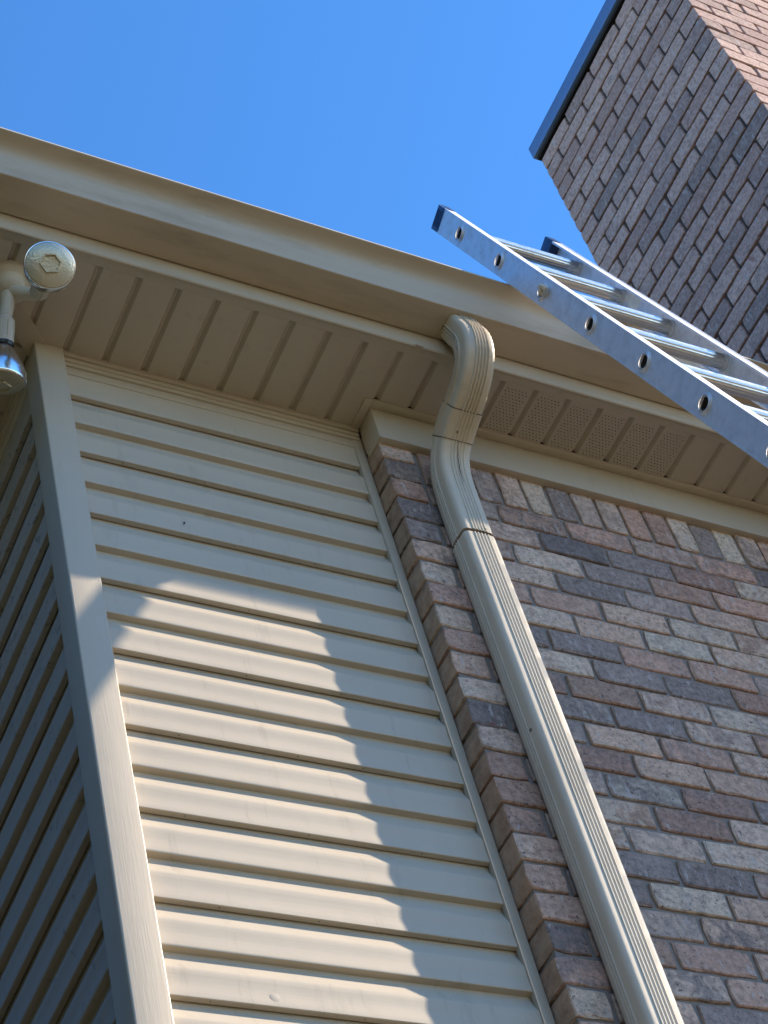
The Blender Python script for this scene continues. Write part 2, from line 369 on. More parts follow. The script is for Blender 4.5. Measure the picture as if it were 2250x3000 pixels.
# ------------------------------------------------------------------ corner post
cp = MB(); zt = ZS + 0.008; zb_ = GZ + 0.3
def roundrect_pts(pts, r, seg=3):
    out = []; n = len(pts)
    for i, p in enumerate(pts):
        a, c = Vector(pts[i - 1]), Vector(pts[(i + 1) % n]); q = Vector(p); rr = r[i] if isinstance(r, list) else r
        d1 = (a - q).normalized() * rr; d2 = (c - q).normalized() * rr
        for k in range(seg + 1):
            t = k / seg; out.append(tuple((q + d1) * (1 - t) ** 2 + q * 2 * t * (1 - t) + (q + d2) * t ** 2))
    return out
prof = roundrect_pts([(1.196, 2.600), (1.196, 2.525), (1.2685, 2.525), (1.2685, 2.556), (1.240, 2.556), (1.240, 2.600)], [0.003, 0.0045, 0.003, 0.002, 0.002, 0.002])
cp.extrude(prof, zb_, zt, 'Z', closed=True, caps=True, cuts=30)
po = link('corner_post', cp.mesh('corner_post', M['post'], (1.232, 2.56, GZ), 40)); po.location = (1.232, 2.56, GZ)
po['label'] = 'wide tan vinyl corner post where the two siding walls meet, wood-grain face partly sunlit'; po['category'] = 'corner post'

# ------------------------------------------------------------------ bricks
def brick_mesh(W, H, D, seed, mat, rag=1.0, side=True):
    """front face at y=0 looking to -y, x 0..W, z 0..H"""
    rn = random.Random(seed); e = 0.0022
    def j(s_=0.0016): return rn.uniform(-s_, s_) * rag
    nl = 4 if W > 0.12 else 2; nh = 1 if H < 0.12 else 3
    per = []
    def edge(p, q, n):
        for i in range(n + 1):
            if i == n + 1: break
            t = i / (n + 1); per.append(((p[0] + (q[0] - p[0]) * t), (p[1] + (q[1] - p[1]) * t), i == 0))
    edge((0, 0), (W, 0), nl); edge((W, 0), (W, H), nh); edge((W, H), (0, H), nl); edge((0, H), (0, 0), nh)
    outer = []; inner = []
    for (x, z, corner) in per:
        cx, cz = W / 2, H / 2; ix = e + (0.0035 * abs(rn.gauss(0, 1)) * rag if rn.random() < 0.25 else 0)
        ox = x + j() ; oz = z + j()
        if corner: ox += (cx - x) / abs(cx - x) * rn.uniform(0.0008, 0.0035) * rag; oz += (cz - z) / abs(cz - z) * rn.uniform(0.0008, 0.0035) * rag
        sx = (0 if abs(x - cx) < W / 2 - 1e-5 else math.copysign(1, cx - x)); sz = (0 if abs(z - cz) < H / 2 - 1e-5 else math.copysign(1, cz - z))
        outer.append((ox, 0.0026 + rn.uniform(0, 0.0012), oz)); inner.append((ox + sx * ix, rn.uniform(-0.0006, 0.0006), oz + sz * ix))
    n = len(per); back = [(x, D, z) for (x, z, c) in per]
    mb = MB(); mb.add(inner + outer + back, [tuple(range(n))] + [(i, (i + 1) % n, n + (i + 1) % n, n + i) for i in range(n)] + [(n + i, n + (i + 1) % n, 2 * n + (i + 1) % n, 2 * n + i) for i in range(n)])
    return mb.mesh('brick', mat)
_bm = {}
def brick_variant(W, H, D, mat, nvar=9, rag=1.0):
    key = (round(W, 4), round(H, 4), round(D, 4), mat.name)
    if key not in _bm: _bm[key] = [brick_mesh(W, H, D, hash(key[:3]) % 9999 + i * 17, mat, rag) for i in range(nvar)]
    return random.choice(_bm[key])
RZ = {'F': 0.0, 'S': -math.pi / 2}
def put_brick(parent, W, H, D, x, y, z, mat, face='F', jit=0.0022, rag=1.0):
    """x,y,z = lower left corner of the visible face as seen from outside"""
    o = bpy.data.objects.new('brick', brick_variant(W, H, D, mat, rag=rag)); COL.objects.link(o); o.parent = parent
    off = wloc(parent); jy = random.uniform(-jit, jit)
    if face == 'F': o.location = Vector((x, y + jy, z)) - off
    else: o.location = Vector((x + jy, y, z)) - off
    o.rotation_euler = (random.uniform(-0.006, 0.006), random.uniform(-0.004, 0.004), RZ[face] + random.uniform(-0.004, 0.004))
    return o
JT = 0.0095; BM = 0.2025; CH = 0.0815
bw = thing('brick_wall', 'brick wall of mixed pinkish brown and grey bricks behind the downspout with a soldier course on top', 'wall', (2.7, 2.55, GZ))
mo = MB().box(XB + 0.0075, 3.62, YB + 0.0065, YB + 0.30, GZ, ZS + 0.08)
part('mortar', mo, M['mortar'], bw)
HB = CH - JT
BT = 3.998                                  # top of the first full-width course, underside of the soldiers
# corner bricks beside the soldiers, then the soldiers
for k in range(3):
    z = BT + JT * 0.5 + CH * k
    put_brick(bw, 0.0975 - JT * 0.2, HB, 0.10, XB, YB, z, M['brick'])
x = 2.1725 + JT * 0.5; 
while x < 3.58:
    put_brick(bw, 0.0770 - JT, 0.1935, 0.06, x, YB, BT + JT * 0.5, M['brick'], rag=1.1); x += 0.0770
stuff_b = MB()
def soft_box(mb, x0, x1, y0, y1, z0, z1, j=0.0012):
    q = [random.uniform(-j, j) for _ in range(6)]; mb.box(x0 + q[0], x1 + q[1], y0 + q[2], y1, z0 + q[4], z1 + q[5])
row = 0; z = BT - CH
while z > GZ - 0.1:
    zb = z + JT * 0.5
    xs = XB; header = (row % 2 == 0); first = True
    while xs < 3.605:
        W = (0.0975 if header and first else BM - JT); 
        if header and first: W = 0.1025 - JT
        if xs + W > 3.608: W = 3.608 - xs
        if W < 0.02: break
        if z > 2.18 and W > 0.05:
            WW = round(W, 3)
            put_brick(bw, WW, HB, 0.102 if first else 0.06, xs, YB, zb, M['brick'], rag=1.25 if first else 1.0)
        else: soft_box(stuff_b, xs, xs + W, YB, YB + (0.1 if first else 0.05), zb, zb + HB)
        xs += W + JT; first = False
    row += 1; z -= CH
part('lower_bricks', stuff_b, M['brick'], bw, kind='stuff')

# ------------------------------------------------------------------ frieze board
fr = thing('frieze_board', 'boxed tan frieze board capping the brick wall under the soffit', 'trim board', (2.8, 2.48, 4.137))
fb = MB().box(2.066, 3.615, 2.461, 2.532, 4.1385, ZS - 0.003, 0.0022)
part('board', fb, M['trim'], fr, 30)
ch = MB(); ch.box(2.0665, 3.615, 2.4365, 2.4612, ZS - 0.0065, ZS + 0.004, 0.0015)     # receiving channel in the soffit plane
ch.box(2.0425, 2.0660, 2.4365, 2.530, ZS - 0.0065, ZS + 0.004, 0.0015)
part('channel_strip', ch, M['trim'], fr, 30)
ln = MB().box(2.067, 3.615, 2.4590, 2.4609, ZS - 0.0095, ZS - 0.0066)
part('drip_lip', MB().box(2.0655, 3.615, 2.4595, 2.4725, 4.1365, 4.1412, 0.0012), M['trim'], fr, 30)

# ------------------------------------------------------------------ soffit
GS = 0.0998; GX0 = 1.276
sf = thing('soffit', 'front soffit of grooved tan vinyl planks, some planks perforated, between gutter and walls', 'soffit', (2.4, 2.4, ZS))
def mitre_y(x): return x + 1.336           # the 45 degree joint: y = x + 1.336
def plank_x(mb, xa, xb_, y0, y1f, cell):
    """plank between two V grooves; groove runs along Y"""
    gw = 0.0155; gd = 0.0125
    pr = [(xa, ZS + gd), (xa + 0.003, ZS + gd), (xa + gw * 0.5 + 0.002, ZS + 0.0006), (xa + gw * 0.5 + 0.004, ZS), (xb_ - gw * 0.5 - 0.004, ZS), (xb_ - gw * 0.5 - 0.002, ZS + 0.0006), (xb_ - 0.003, ZS + gd), (xb_, ZS + gd)]
    n = len(pr); sag = random.uniform(-0.0008, 0.0008)
    ys = [0, 0.012, 0.04, 0.35, 0.7, 1.0]; vs_ = []
    for t in ys:
        for (x, z) in pr:
            y0_ = y0(x) if callable(y0) else y0
            y1_ = y1f(x) if callable(y1f) else y1f
            y1_ = max(y1_, y0_ + 0.001)
            zz = z
            if t == 0 and z > ZS: zz = ZS
            if t == 0.012 and z > ZS: zz = ZS + (z - ZS) * 0.55
            if 0 < t < 1 and z <= ZS + 0.0007: zz += sag
            vs_.append((x, y0_ + (y1_ - y0_) * t, zz))
    fs = [(c * n + i, c * n + i + 1, (c + 1) * n + i + 1, (c + 1) * n + i) for c in range(len(ys) - 1) for i in range(n - 1)]
    mb.add(vs_, fs)
k = -4; cells = []
while GX0 + GS * k < 3.60:
    xa = GX0 + GS * k; xb_ = min(xa + GS, 3.61); cells.append((k, xa, xb_)); k += 1
holes = MB()
for (k, xa, xb_) in cells:
    mb = MB()
    if xb_ < 1.19:
        yb = lambda x: min(2.532, mitre_y(x))
        if mitre_y(xb_) < 2.29: continue
    elif xa < 2.03: yb = 2.533
    else: yb = 2.4375
    plank_x(mb, xa, xb_, 2.283, yb, k)
    o = part('soffit_panel', mb, M['soffit'], sf, 28)
    if 11 <= k <= 16:
        o['label'] = 'perforated soffit panel'
        for i in range(7):
            for j in range(15):
                hx = xa + 0.0185 + i * 0.0104 + (0.0 if j % 2 else 0.0052); hy = 2.300 + j * 0.0092
                if hx < xb_ - 0.016: disc(holes, (hx + random.uniform(-.0006, .0006), hy, ZS - 0.0014), 0.00165 + random.uniform(-.0002, .0003), 6, 'Z')
part('vent_hole', holes, M['dark'], sf, kind='stuff')
ls = MB(); ls.box(0.93, 3.615, 2.2600, 2.2840, ZS - 0.0010, ZS + 0.006, 0.001)
part('edge_strip', ls, M['soffit'], sf, 30)
part('soffit_backing', MB().box(0.95, 3.615, 2.262, 2.60, ZS + 0.0145, ZS + 0.02), M['dark'], sf)
# side soffit, grooves across
ss = thing('soffit', 'side soffit of tan vinyl planks over the left wall, behind the floodlight', 'soffit', (1.05, 4.0, ZS))
k = -3
while 2.548 + GS * k < 7.3:
    ya = 2.548 + GS * k; yb2 = ya + GS; mb = MB(); gd = 0.010
    pr = [(ya, ZS + gd), (ya + 0.002, ZS + gd), (ya + 0.0055, ZS), (yb2 - 0.0055, ZS), (yb2 - 0.002, ZS + gd), (yb2, ZS + gd)]
    if yb2 - 1.336 < 0.93: k += 1; continue
    vs_ = []
    for t in (0, 0.05, 0.5, 1):
        for (y, z) in pr:
            x1_ = min(1.193, y - 1.336); x1_ = max(x1_, 0.932); vs_.append((0.93 + (x1_ - 0.93) * t, y, ZS if (t == 0) else z))
    n = len(pr); mb.add(vs_, [(c * n + i, c * n + i + 1, (c + 1) * n + i + 1, (c + 1) * n + i) for c in range(3) for i in range(n - 1)])
    part('soffit_panel', mb, M['soffit'], ss, 28); k += 1
q_ = 0.0265; mz = ZS - 0.0055
ms = MB(); a0 = Vector((0.935, 2.271)); a1 = Vector((1.215, 2.551)); nrm = Vector((1, -1)).normalized() * q_
ptsm = [a0 - nrm, a0 + nrm, a1 + nrm, a1 - nrm]
vs_ = [(p.x, p.y, mz) for p in ptsm] + [(p.x, p.y, ZS + 0.004) for p in ptsm]
ms.add(vs_, [(0, 1, 2, 3), (7, 6, 5, 4), (0, 1, 5, 4), (1, 2, 6, 5), (2, 3, 7, 6), (3, 0, 4, 7)])
part('mitre_strip', ms, M['soffit'], ss)
part('soffit_backing', MB().box(0.93, 1.24, 2.62, 7.4, ZS + 0.0125, ZS + 0.02), M['dark'], ss)

# ------------------------------------------------------------------ fascia
fa = thing('fascia', 'narrow tan metal fascia band between the soffit and the gutter bottom', 'fascia', (2.3, 2.25, 4.262))
fm = MB(); XL = 0.905
pr = [(2.2615, 4.2665), (2.2605, 4.2625), (2.2575, 4.2605), (2.2530, 4.2605), (2.2500, 4.2630), (2.2492, 4.2680), (2.2492, 4.44)]
fm.extrude(pr, XL, 3.615, 'X', cuts=24); part('metal_wrap', fm, M['fascia'], fa, 35)
fm = MB(); pr2 = [(y - 2.2492 + XL, z) for (y, z) in pr]; fm.extrude(pr2, 2.2492, 7.4, 'Y', cuts=8); part('side_wrap', fm, M['fascia'], fa, 35)
# small box added to stand for the sun spot left of the elbow
part('wrap_end', MB().box(2.098, 2.118, 2.2455, 2.2500, 4.2575, 4.2640, 0.0006), M['fascia'], fa)

# ------------------------------------------------------------------ gutter
gu = thing('gutter', 'long tan K-style gutter along the eave, sunlit upper rim, ladder leaning on it', 'gutter', (2.3, 2.17, 4.32))
gp = [(2.2470, 4.440), (2.2470, 4.3222), (2.2455, 4.3205), (2.1515, 4.3195), (2.1497, 4.3207), (2.1480, 4.3275), (2.1468, 4.3340), (2.1430, 4.3440), (2.1395, 4.3560),
      (2.1378, 4.3700), (2.1370, 4.3840), (2.1350, 4.3945), (2.1300, 4.4030), (2.1210, 4.4095), (2.1080, 4.4140), (2.0960, 4.4165),
      (2.0915, 4.4180), (2.0905, 4.4200), (2.0915, 4.4250), (2.0945, 4.4310), (2.0985, 4.4350), (2.1060, 4.4360), (2.1100, 4.4300), (2.1120, 4.424)]
def gutter_run(axis):
    mb = MB(); n = len(gp); cuts = 48 if axis == 'X' else 10; vs_ = []
    for c in range(cuts + 1):
        for (y, z) in gp:
            d = 2.2492 - y
            if axis == 'X':
                x0 = XL - d; x = x0 + (3.615 - x0) * c / cuts
                w = 0.0012 * noise.noise(Vector((x * 1.7, 3.1, 0))); vs_.append((x, y + w, z + 0.0012 * noise.noise(Vector((x * 1.1, 0, 7)))))
            else:
                y0 = 2.2492 - d; yy = y0 + (7.4 - y0) * c / cuts; vs_.append((XL - d, yy, z))
    mb.add(vs_, [(c * n + i, c * n + i + 1, (c + 1) * n + i + 1, (c + 1) * n + i) for c in range(cuts) for i in range(n - 1)])
    return mb
part('trough', gutter_run('X'), M['gutter'], gu, 32); part('side_trough', gutter_run('Y'), M['gutter'], gu, 32)

# ------------------------------------------------------------------ roof
rf = thing('roof', 'low hipped shingle roof rising behind the gutter', 'roof', (2.3, 2.2, 4.44))
rm = MB(); P0 = 2.165; pitch = 0.42
for i in range(26):
    y0 = P0 + i * 0.135; y1 = y0 + 0.15; z0 = 4.452 + (y0 - P0) * pitch; z1 = 4.452 + (y1 - P0) * pitch - 0.006
    xa0 = 0.82 + (y0 - P0); xa1 = 0.82 + (y1 - P0)
    rm.add([(xa0, y0, z0 - 0.006), (3.605, y0, z0 - 0.006), (3.605, y0, z0), (xa0, y0, z0), (xa1, y1, z1), (3.605, y1, z1)], [(0, 1, 2, 3), (3, 2, 5, 4)])
    rm.add([(xa0, y0, z0), (xa0, 7.4, z0), (xa1, 7.4, z1), (xa1, y1, z1), (xa0, y0, z0 - 0.006), (xa0, 7.4, z0 - 0.006)], [(0, 1, 2, 3), (4, 5, 1, 0)])
part('shingle', rm, M['shingle'], rf, kind='stuff')
part('drip_edge', MB().box(0.84, 3.605, 2.168, 2.246, 4.441, 4.4455), M['fascia'], rf)

# ------------------------------------------------------------------ downspout
ds = thing('downspout', 'ribbed cream downspout running down the brick wall from a double elbow under the gutter', 'downspout', (2.22, 2.44, GZ))
XD0, XD1 = 2.172, 2.260; DW = XD1 - XD0; DD = 0.0735
def spout_section(wd, dp, rib=0.0019):
    """closed section in (x, n): x across the wall, n away from the wall; starts front left corner"""
    r = 0.013; out = []
    def arc(cx, cy, a0, a1, s_=4):
        for k in range(s_ + 1):
            t = math.radians(a0 + (a1 - a0) * k / s_); out.append((cx + r * math.cos(t), cy + r * math.sin(t)))
    def ribs(p, q, lo, hi, n, nx, ny):
        L = math.hypot(q[0] - p[0], q[1] - p[1]); ux, uy = (q[0] - p[0]) / L, (q[1] - p[1]) / L
        pitch_ = (hi - lo) * L / n
        for k in range(n):
            s0 = lo * L + k * pitch_
            for (f, dd) in ((0.0, 0), (0.20, 0), (0.40, rib), (0.62, rib), (0.78, 0), (1.0, 0)):
                s1 = s0 + f * pitch_; out.append((p[0] + ux * s1 + nx * dd, p[1] + uy * s1 + ny * dd))
    h, w_ = dp / 2, wd / 2
    arc(-w_ + r, h - r, 180, 90); ribs((-w_ + r, h), (w_ - r, h), 0.17, 0.90, 5, 0, 1)
    arc(w_ - r, h - r, 90, 0); ribs((w_, h - r), (w_, -h + r), 0.15, 0.85, 3, 1, 0)
    arc(w_ - r, -h + r, 0, -90); arc(-w_ + r, -h + r, -90, -180); ribs((-w_, -h + r), (-w_, h - r), 0.12, 0.62, 3, -1, 0)
    return out
def bez(pts, n):
    """Catmull-Rom through the control points"""
    P = [Vector(p) for p in pts]; P = [P[0] * 2 - P[1]] + P + [P[-1] * 2 - P[-2]]; out = []
    for i in range(1, len(P) - 2):
        for k in range(n):
            t = k / n; a, b2, c, d = P[i - 1], P[i], P[i + 1], P[i + 2]
            out.append(0.5 * ((2 * b2) + (c - a) * t + (2 * a - 5 * b2 + 4 * c - d) * t * t + (3 * b2 - a - 3 * c + d) * t ** 3))
    out.append(P[-2]); return out
path = bez([(2.2060, 4.330), (2.1910, 4.275), (2.1800, 4.228), (2.1880, 4.180), (2.2170, 4.142), (2.2560, 4.1180), (2.300, 4.1020), (2.345, 4.0850), (2.385, 4.0620), (2.4150, 4.0270), (2.4310, 3.9800), (2.4365, 3.920), (2.4390, 3.830), (2.4400, 3.700)], 8)
def spout_part(name, pts, scale0, scale1, mat, crimp=None, rib=0.0024):
    mb = MB(); vs_ = []; sec = None; n = 0
    acc = 0
    for i, p in enumerate(pts):
        d = (pts[min(i + 1, len(pts) - 1)] - pts[max(i - 1, 0)]).normalized()      # (y,z) direction, downwards
        nn = Vector((d[1], -d[0]))                                                 # away from the wall when going down
        if nn.x > 0: nn = -nn
        t = i / (len(pts) - 1); sc = scale0 + (scale1 - scale0) * t
        sec = spout_section(DW * sc, DD * sc, rib if crimp is None or i % 3 else rib * 1.2); n = len(sec)
        for k, (x, m_) in enumerate(sec):
            cr = 0.0
            if crimp:
                for (c0, c1, inner) in crimp:
                    if c0 <= i <= c1 and (i % 2 == 0):
                        cr = -0.0030 if (inner * m_ > 0) else -0.0014
            vs_.append(((XD0 + XD1) / 2 + x * (1 + cr * 8), p[0] + nn.x * (m_ + math.copysign(1, m_) * cr * 0.6), p[1] + nn.y * (m_ + math.copysign(1, m_) * cr * 0.6)))
    L = len(pts)
    mb.add(vs_, [(c * n + i, c * n + (i + 1) % n, (c + 1) * n + (i + 1) % n, (c + 1) * n + i) for c in range(L - 1) for i in range(n)] + [tuple(range((L - 1) * n, L * n))])
    return part(name, mb, mat, ds, 38)
P2 = [Vector((p[0], p[1])) for p in path]
j1 = 48; j2 = 62
spout_part('elbow', P2[:j1 + 4], 0.985, 0.985, M['elbow'], crimp=[(14, 40, -1)], rib=0.0040)
spout_part('elbow_collar', P2[j1:j2 + 1], 1.028, 1.022, M['elbow'])
for jj, e_ in ((j1, -1), (j2, 1)):
    d_ = (P2[jj + 1] - P2[jj - 1]).normalized(); spout_part('joint_line', [P2[jj] - d_ * (0.0022 if e_ < 0 else 0.0), P2[jj] + d_ * (0.0022 if e_ > 0 else 0.0)], 1.012, 1.012, M['dark'])
spout_part('elbow', P2[j2 - 4:-2], 0.985, 0.985, M['spout'], crimp=[(5, 30, -1)])
yend = P2[-2]
pp = []
zt_ = 3.722
spout_part('joint_line', [Vector((2.4410, 3.7240)), Vector((2.4410, 3.7200))], 1.004, 1.004, M['dark'])
for k in range(41): pp.append(Vector((2.4410, zt_ - (zt_ - (GZ + 0.2)) * k / 40)))
spout_part('pipe', pp, 1.012, 1.012, M['spout'])
sc_ = MB()
for (x_, z_) in ((2.236, 3.7435), (2.196, 3.05)):
    sc_.lathe([(0.0001, 0.0032), (0.0026, 0.0030), (0.0036, 0.0018), (0.0038, 0.0)], (x_ if z_ > 3.5 else 2.1712, 2.4410 - DD / 2 - 0.0004 if z_ > 3.5 else 2.43, z_), (0, -1, 0) if z_ > 3.5 else (-1, 0, 0), 10)
    part('screw', sc_, M['screw'], ds, 40); sc_ = MB()
sc_.lathe([(0.0001, 0.0032), (0.0026, 0.0030), (0.0036, 0.0018), (0.0038, 0.0)], (2.206, 2.3385, 4.0475), (0, -0.55, -0.83), 10); part('screw', sc_, M['screw'], ds, 40)
cs = MB(); cs.tube([(2.2115, 2.3555, 4.030), (2.2130, 2.3780, 3.995), (2.2150, 2.3905, 3.955), (2.2165, 2.3945, 3.915)], [0.0006, 0.0011, 0.0011, 0.0003], 6)
part('seam_crack', cs, M['dark'], ds)

# ------------------------------------------------------------------ ladder
K = 1.030
ldir = Vector((-0.02523, -0.30377, -0.95241)).normalized()
P0l = Vector((2.2681, 2.1108, 4.6732)) * K
wv = Vector((0.36169, -0.00958, -0.00522)); wv = (wv - ldir * wv.dot(ldir)).normalized()
up = -ldir; bk = up.cross(wv).normalized()            # local x = across, y = towards the wall, z = up the ladder
Wd = 0.3619 * K; SP = 0.3048 * K
Ltop = 0.218; nrung = int((P0l.z - GZ) / (SP * 0.9524)); Lbot = (P0l.z - GZ) / 0.9524
foot = P0l + ldir * Lbot
la = thing('ladder', 'aluminium ladder with blue rail end caps leaning over the gutter in front of the chimney', 'ladder', foot)
la.matrix_world = Matrix(((wv.x, bk.x, up.x, foot.x), (wv.y, bk.y, up.y, foot.y), (wv.z, bk.z, up.z, foot.z), (0, 0, 0, 1)))
LT = Lbot + Ltop; DPT = 0.0345; FL = 0.030; TH = 0.0026; RR = 0.0188
zr = [Lbot - SP * i for i in range(nrung + 1)]
zr = [z for z in zr if z > 0.12]
def rail_mesh(sgn):
    """web at x=0 (outer), flanges towards +x*sgn"""
    mb = MB(); hs = 0.030
    zs = sorted(zr); segs = []; z = 0.0
    def web_holes(xp):
        cur = 0.0
        for zc in zs:
            if zc + hs > LT: continue
            mb.add([(xp, -DPT, cur), (xp, DPT, cur), (xp, DPT, zc - hs), (xp, -DPT, zc - hs)], [(0, 1, 2, 3)])
            n = 24; sq = []; ci = []
            for k_ in range(n):
                t = 2 * math.pi * k_ / n; cx_, cz_ = math.cos(t), math.sin(t); m_ = max(abs(cx_), abs(cz_))
                sq.append((xp, cx_ / m_ * DPT, zc + cz_ / m_ * hs)); ci.append((xp, cx_ * (RR + 0.0005), zc + cz_ * (RR + 0.0005)))
            mb.add(sq + ci, [(k_, (k_ + 1) % n, n + (k_ + 1) % n, n + k_) for k_ in range(n)])
            cur = zc + hs
        mb.add([(xp, -DPT, cur), (xp, DPT, cur), (xp, DPT, LT), (xp, -DPT, LT)], [(0, 1, 2, 3)])
    web_holes(0.0); web_holes(sgn * TH)
    for y in (-1, 1):
        ya, yb3 = (y * DPT, y * (DPT - TH))
        mb.box(min(0, sgn * FL), max(0, sgn * FL), min(ya, yb3), max(ya, yb3), 0.0, LT)
        mb.box(min(sgn * (FL - 0.003), sgn * FL), max(sgn * (FL - 0.003), sgn * FL), min(y * (DPT - 0.006), y * (DPT - TH)), max(y * (DPT - 0.006), y * (DPT - TH)), 0.0, LT)
        # rolled bead along the outer edge
        mb.box(min(-sgn * 0.0008, sgn * 0.004), max(-sgn * 0.0008, sgn * 0.004), min(y * (DPT - 0.004), y * (DPT + 0.0014)), max(y * (DPT - 0.004), y * (DPT + 0.0014)), 0.0, LT, 0.0006)
    return mb
def capsect(sgn):
    mb = MB(); x0, x1 = sorted((-sgn * 0.0016, sgn * (FL + 0.0016)))
    mb.box(x0, x1, -DPT - 0.0024, DPT + 0.0024, LT - 0.055, LT + 0.004, 0.004)
    for k_ in range(4): 
        zz = LT - 0.046 + 0.012 * k_; xr0, xr1 = sorted((-sgn * 0.0016, -sgn * 0.0031)); mb.box(xr0, xr1, -DPT + 0.01, DPT - 0.01, zz, zz + 0.005)
    return mb
def rung_mesh():
    mb = MB(); n = 36; x0, x1 = -0.004, Wd + TH + 0.004
    def prof_(r0, rib):
        out = []
        for k_ in range(n):
            t = 2 * math.pi * k_ / n; r = r0 + (rib if k_ % 2 else -rib)
            y, z = r * math.cos(t), r * math.sin(t)
            if z > r0 * 0.62: z = r0 * 0.62 + (rib if k_ % 2 else 0)         # flat tread
            out.append((y, z))
        return out
    po_ = prof_(RR, 0.00045); pi_ = [(y * 0.80, z * 0.80) for (y, z) in prof_(RR, 0)]
    mb.extrude(po_, x0, x1, 'X', closed=True)
    q0 = len(mb.f); mb.extrude(pi_, x0, x1, 'X', closed=True); q1 = len(mb.f)
    for xx in (x0, x1): mb.add([(xx, y, z) for y, z in po_] + [(xx, y, z) for y, z in pi_], [(k_, (k_ + 1) % n, n + (k_ + 1) % n, n + k_) for k_ in range(n)])
    me = mb.mesh('rung', M['rung'], smooth=20); me.materials.append(M['dull'])
    for p in me.polygons:
        if q0 <= p.index < q1: p.material_index = 1
    return me
def ferrule_mesh(x, s_):
    mb = MB(); mb.lathe([(RR + 0.0003, 0.0), (RR + 0.0055, 0.0), (RR + 0.0060, 0.0016), (RR + 0.0048, 0.0030), (RR + 0.0022, 0.0032), (RR + 0.0018, 0.0062), (RR + 0.0003, 0.0066)], (x, 0, 0), (s_, 0, 0), 28)
    return mb.mesh('ferrule', M['ladder'], smooth=40)
for (xo, sgn) in ((0.0, 1), (Wd + TH, -1)):
    r_ = link('rail', rail_mesh(sgn).mesh('rail', M['ladder']), la); r_.location = (xo, 0, 0)
    c_ = link('end_cap', capsect(sgn).mesh('end_cap', M['cap'], smooth=40), r_)
    f_ = MB().box(-0.012, 0.045, -0.05, 0.05, -0.01, 0.05, 0.006) if sgn > 0 else MB().box(-0.045, 0.012, -0.05, 0.05, -0.01, 0.05, 0.006)
    link('rubber_foot', f_.mesh('rubber_foot', M['rubber'], smooth=40), r_)
    if sgn < 0:
        lb = MB(); pts = [(0, -0.021), (0.018, -0.030), (0.035, -0.024), (0.052, -0.028), (0.060, -0.012), (0.072, -0.008), (0.062, 0.006), (0.050, 0.004), (0.040, 0.016), (0.028, 0.012), (0.010, 0.018), (0.004, 0.004)]
        zc_ = Lbot - 1.0 * SP - 0.115
        lb.add([(-TH - 0.0008, y * 1.15, zc_ + z * 1.35) for z, y in pts], [tuple(range(len(pts)))]); link('torn_label', lb.mesh('torn_label', M['paper']), r_)
rme = rung_mesh(); fin = ferrule_mesh(0.0, -1); fin2 = ferrule_mesh(TH, 1); fr1 = ferrule_mesh(Wd, -1); fr2 = ferrule_mesh(Wd + TH, 1)
for i, zc in enumerate(sorted(zr, reverse=True)):
    ro = link('rung', rme, la); ro.location = (0, 0, zc)
    for me_ in (fin, fin2, fr1, fr2):
        link('ferrule', me_, ro)
# rope knot in the third rail hole
kz = Lbot - 2 * SP; rk = MB()
def lp(x, y, z): return la.matrix_world @ Vector((x, y, kz + z))
rk_pts = bez([(0.10, 0.004, -0.006), (0.03, 0.003, -0.002), (0.0, 0.0, -0.004), (-0.012, -0.006, -0.008), (-0.016, -0.002, -0.018), (-0.010, 0.004, -0.016), (-0.009, -0.004, -0.004), (-0.017, -0.010, -0.010), (-0.016, -0.014, -0.022), (-0.010, -0.010, -0.030)], 5)
kn = la.matrix_world @ Vector((0, 0, kz))
rk.tube([lp(*p) for p in rk_pts], 0.0066, 8)
for s_ in range(6):
    a_ = lp(-0.012, -0.010 + 0.002 * s_, -0.026); b_2 = lp(-0.014 + random.uniform(-.006, .006), -0.014 + 0.004 * s_, -0.040 + random.uniform(-.004, .004)); rk.tube([a_, (a_ + b_2) / 2 + Vector((0.001, 0, 0)), b_2], [0.0018, 0.0014, 0.0006], 5)
rko = link('rope', rk.mesh('rope', M['rope'], kn, 60)); rko.location = kn
rko['label'] = 'frayed beige rope end knotted through the third hole of the ladder rail'; rko['category'] = 'rope'

# ------------------------------------------------------------------ chimney
XC, YC = 3.651, 1.8945; CM = 0.2105; CC = 0.083; CJ = 0.0104; CYB = YC + 4.5 * CM - CJ
cm = thing('chimney', 'tall brick chimney with dark metal cap and sunlit front face, right of the ladder', 'chimney', (4.3, 2.35, GZ))
XCR = XC + 6 * CM + CM * 0.5 - CJ
core = MB().box(XC + 0.012, XCR - 0.01, YC + 0.0085, CYB - 0.01, GZ, 7.19)
part('mortar', core, M['chmortar'], cm)
cst = MB(); row = 0; zj = 7.182; HC = CC - CJ
zrow = zj + CC * 0.0
def chim_row(z, row, indiv_front, indiv_side, H):
    odd = row % 2
    # front face (towards -Y)
    x = XC; first = True
    while x < XCR - 0.03:
        W = (CM * 0.5 - CJ) if (first and odd) else CM - CJ
        W = min(W, XCR - x); D = 0.0947 if not (first and odd) else CM - CJ
        if indiv_front and x < 4.30: put_brick(cm, round(W, 4), H, D, x, YC, z, M['chbrick'], 'F', 0.0018, 0.8)
        else: soft_box(cst, x, x + W, YC, YC + D, z, z + H, 0.0025)
        x += W + CJ; first = False
    # side face (towards -X), running back from the front bricks
    y = YC + (CM if odd else CM * 0.5)
    while y < CYB - 0.02:
        W = min(CM - CJ, CYB - y)
        if indiv_side: put_brick(cm, round(W, 4), H, 0.0947, XC, y + W, z, M['chbrick'], 'S', 0.0018, 0.8)
        else: soft_box(cst, XC, XC + 0.09, y, y + W, z, z + H, 0.0025)
        y += W + CJ
z = zj; chim_row(z + CJ * 0.5, 1, True, True, 0.030)
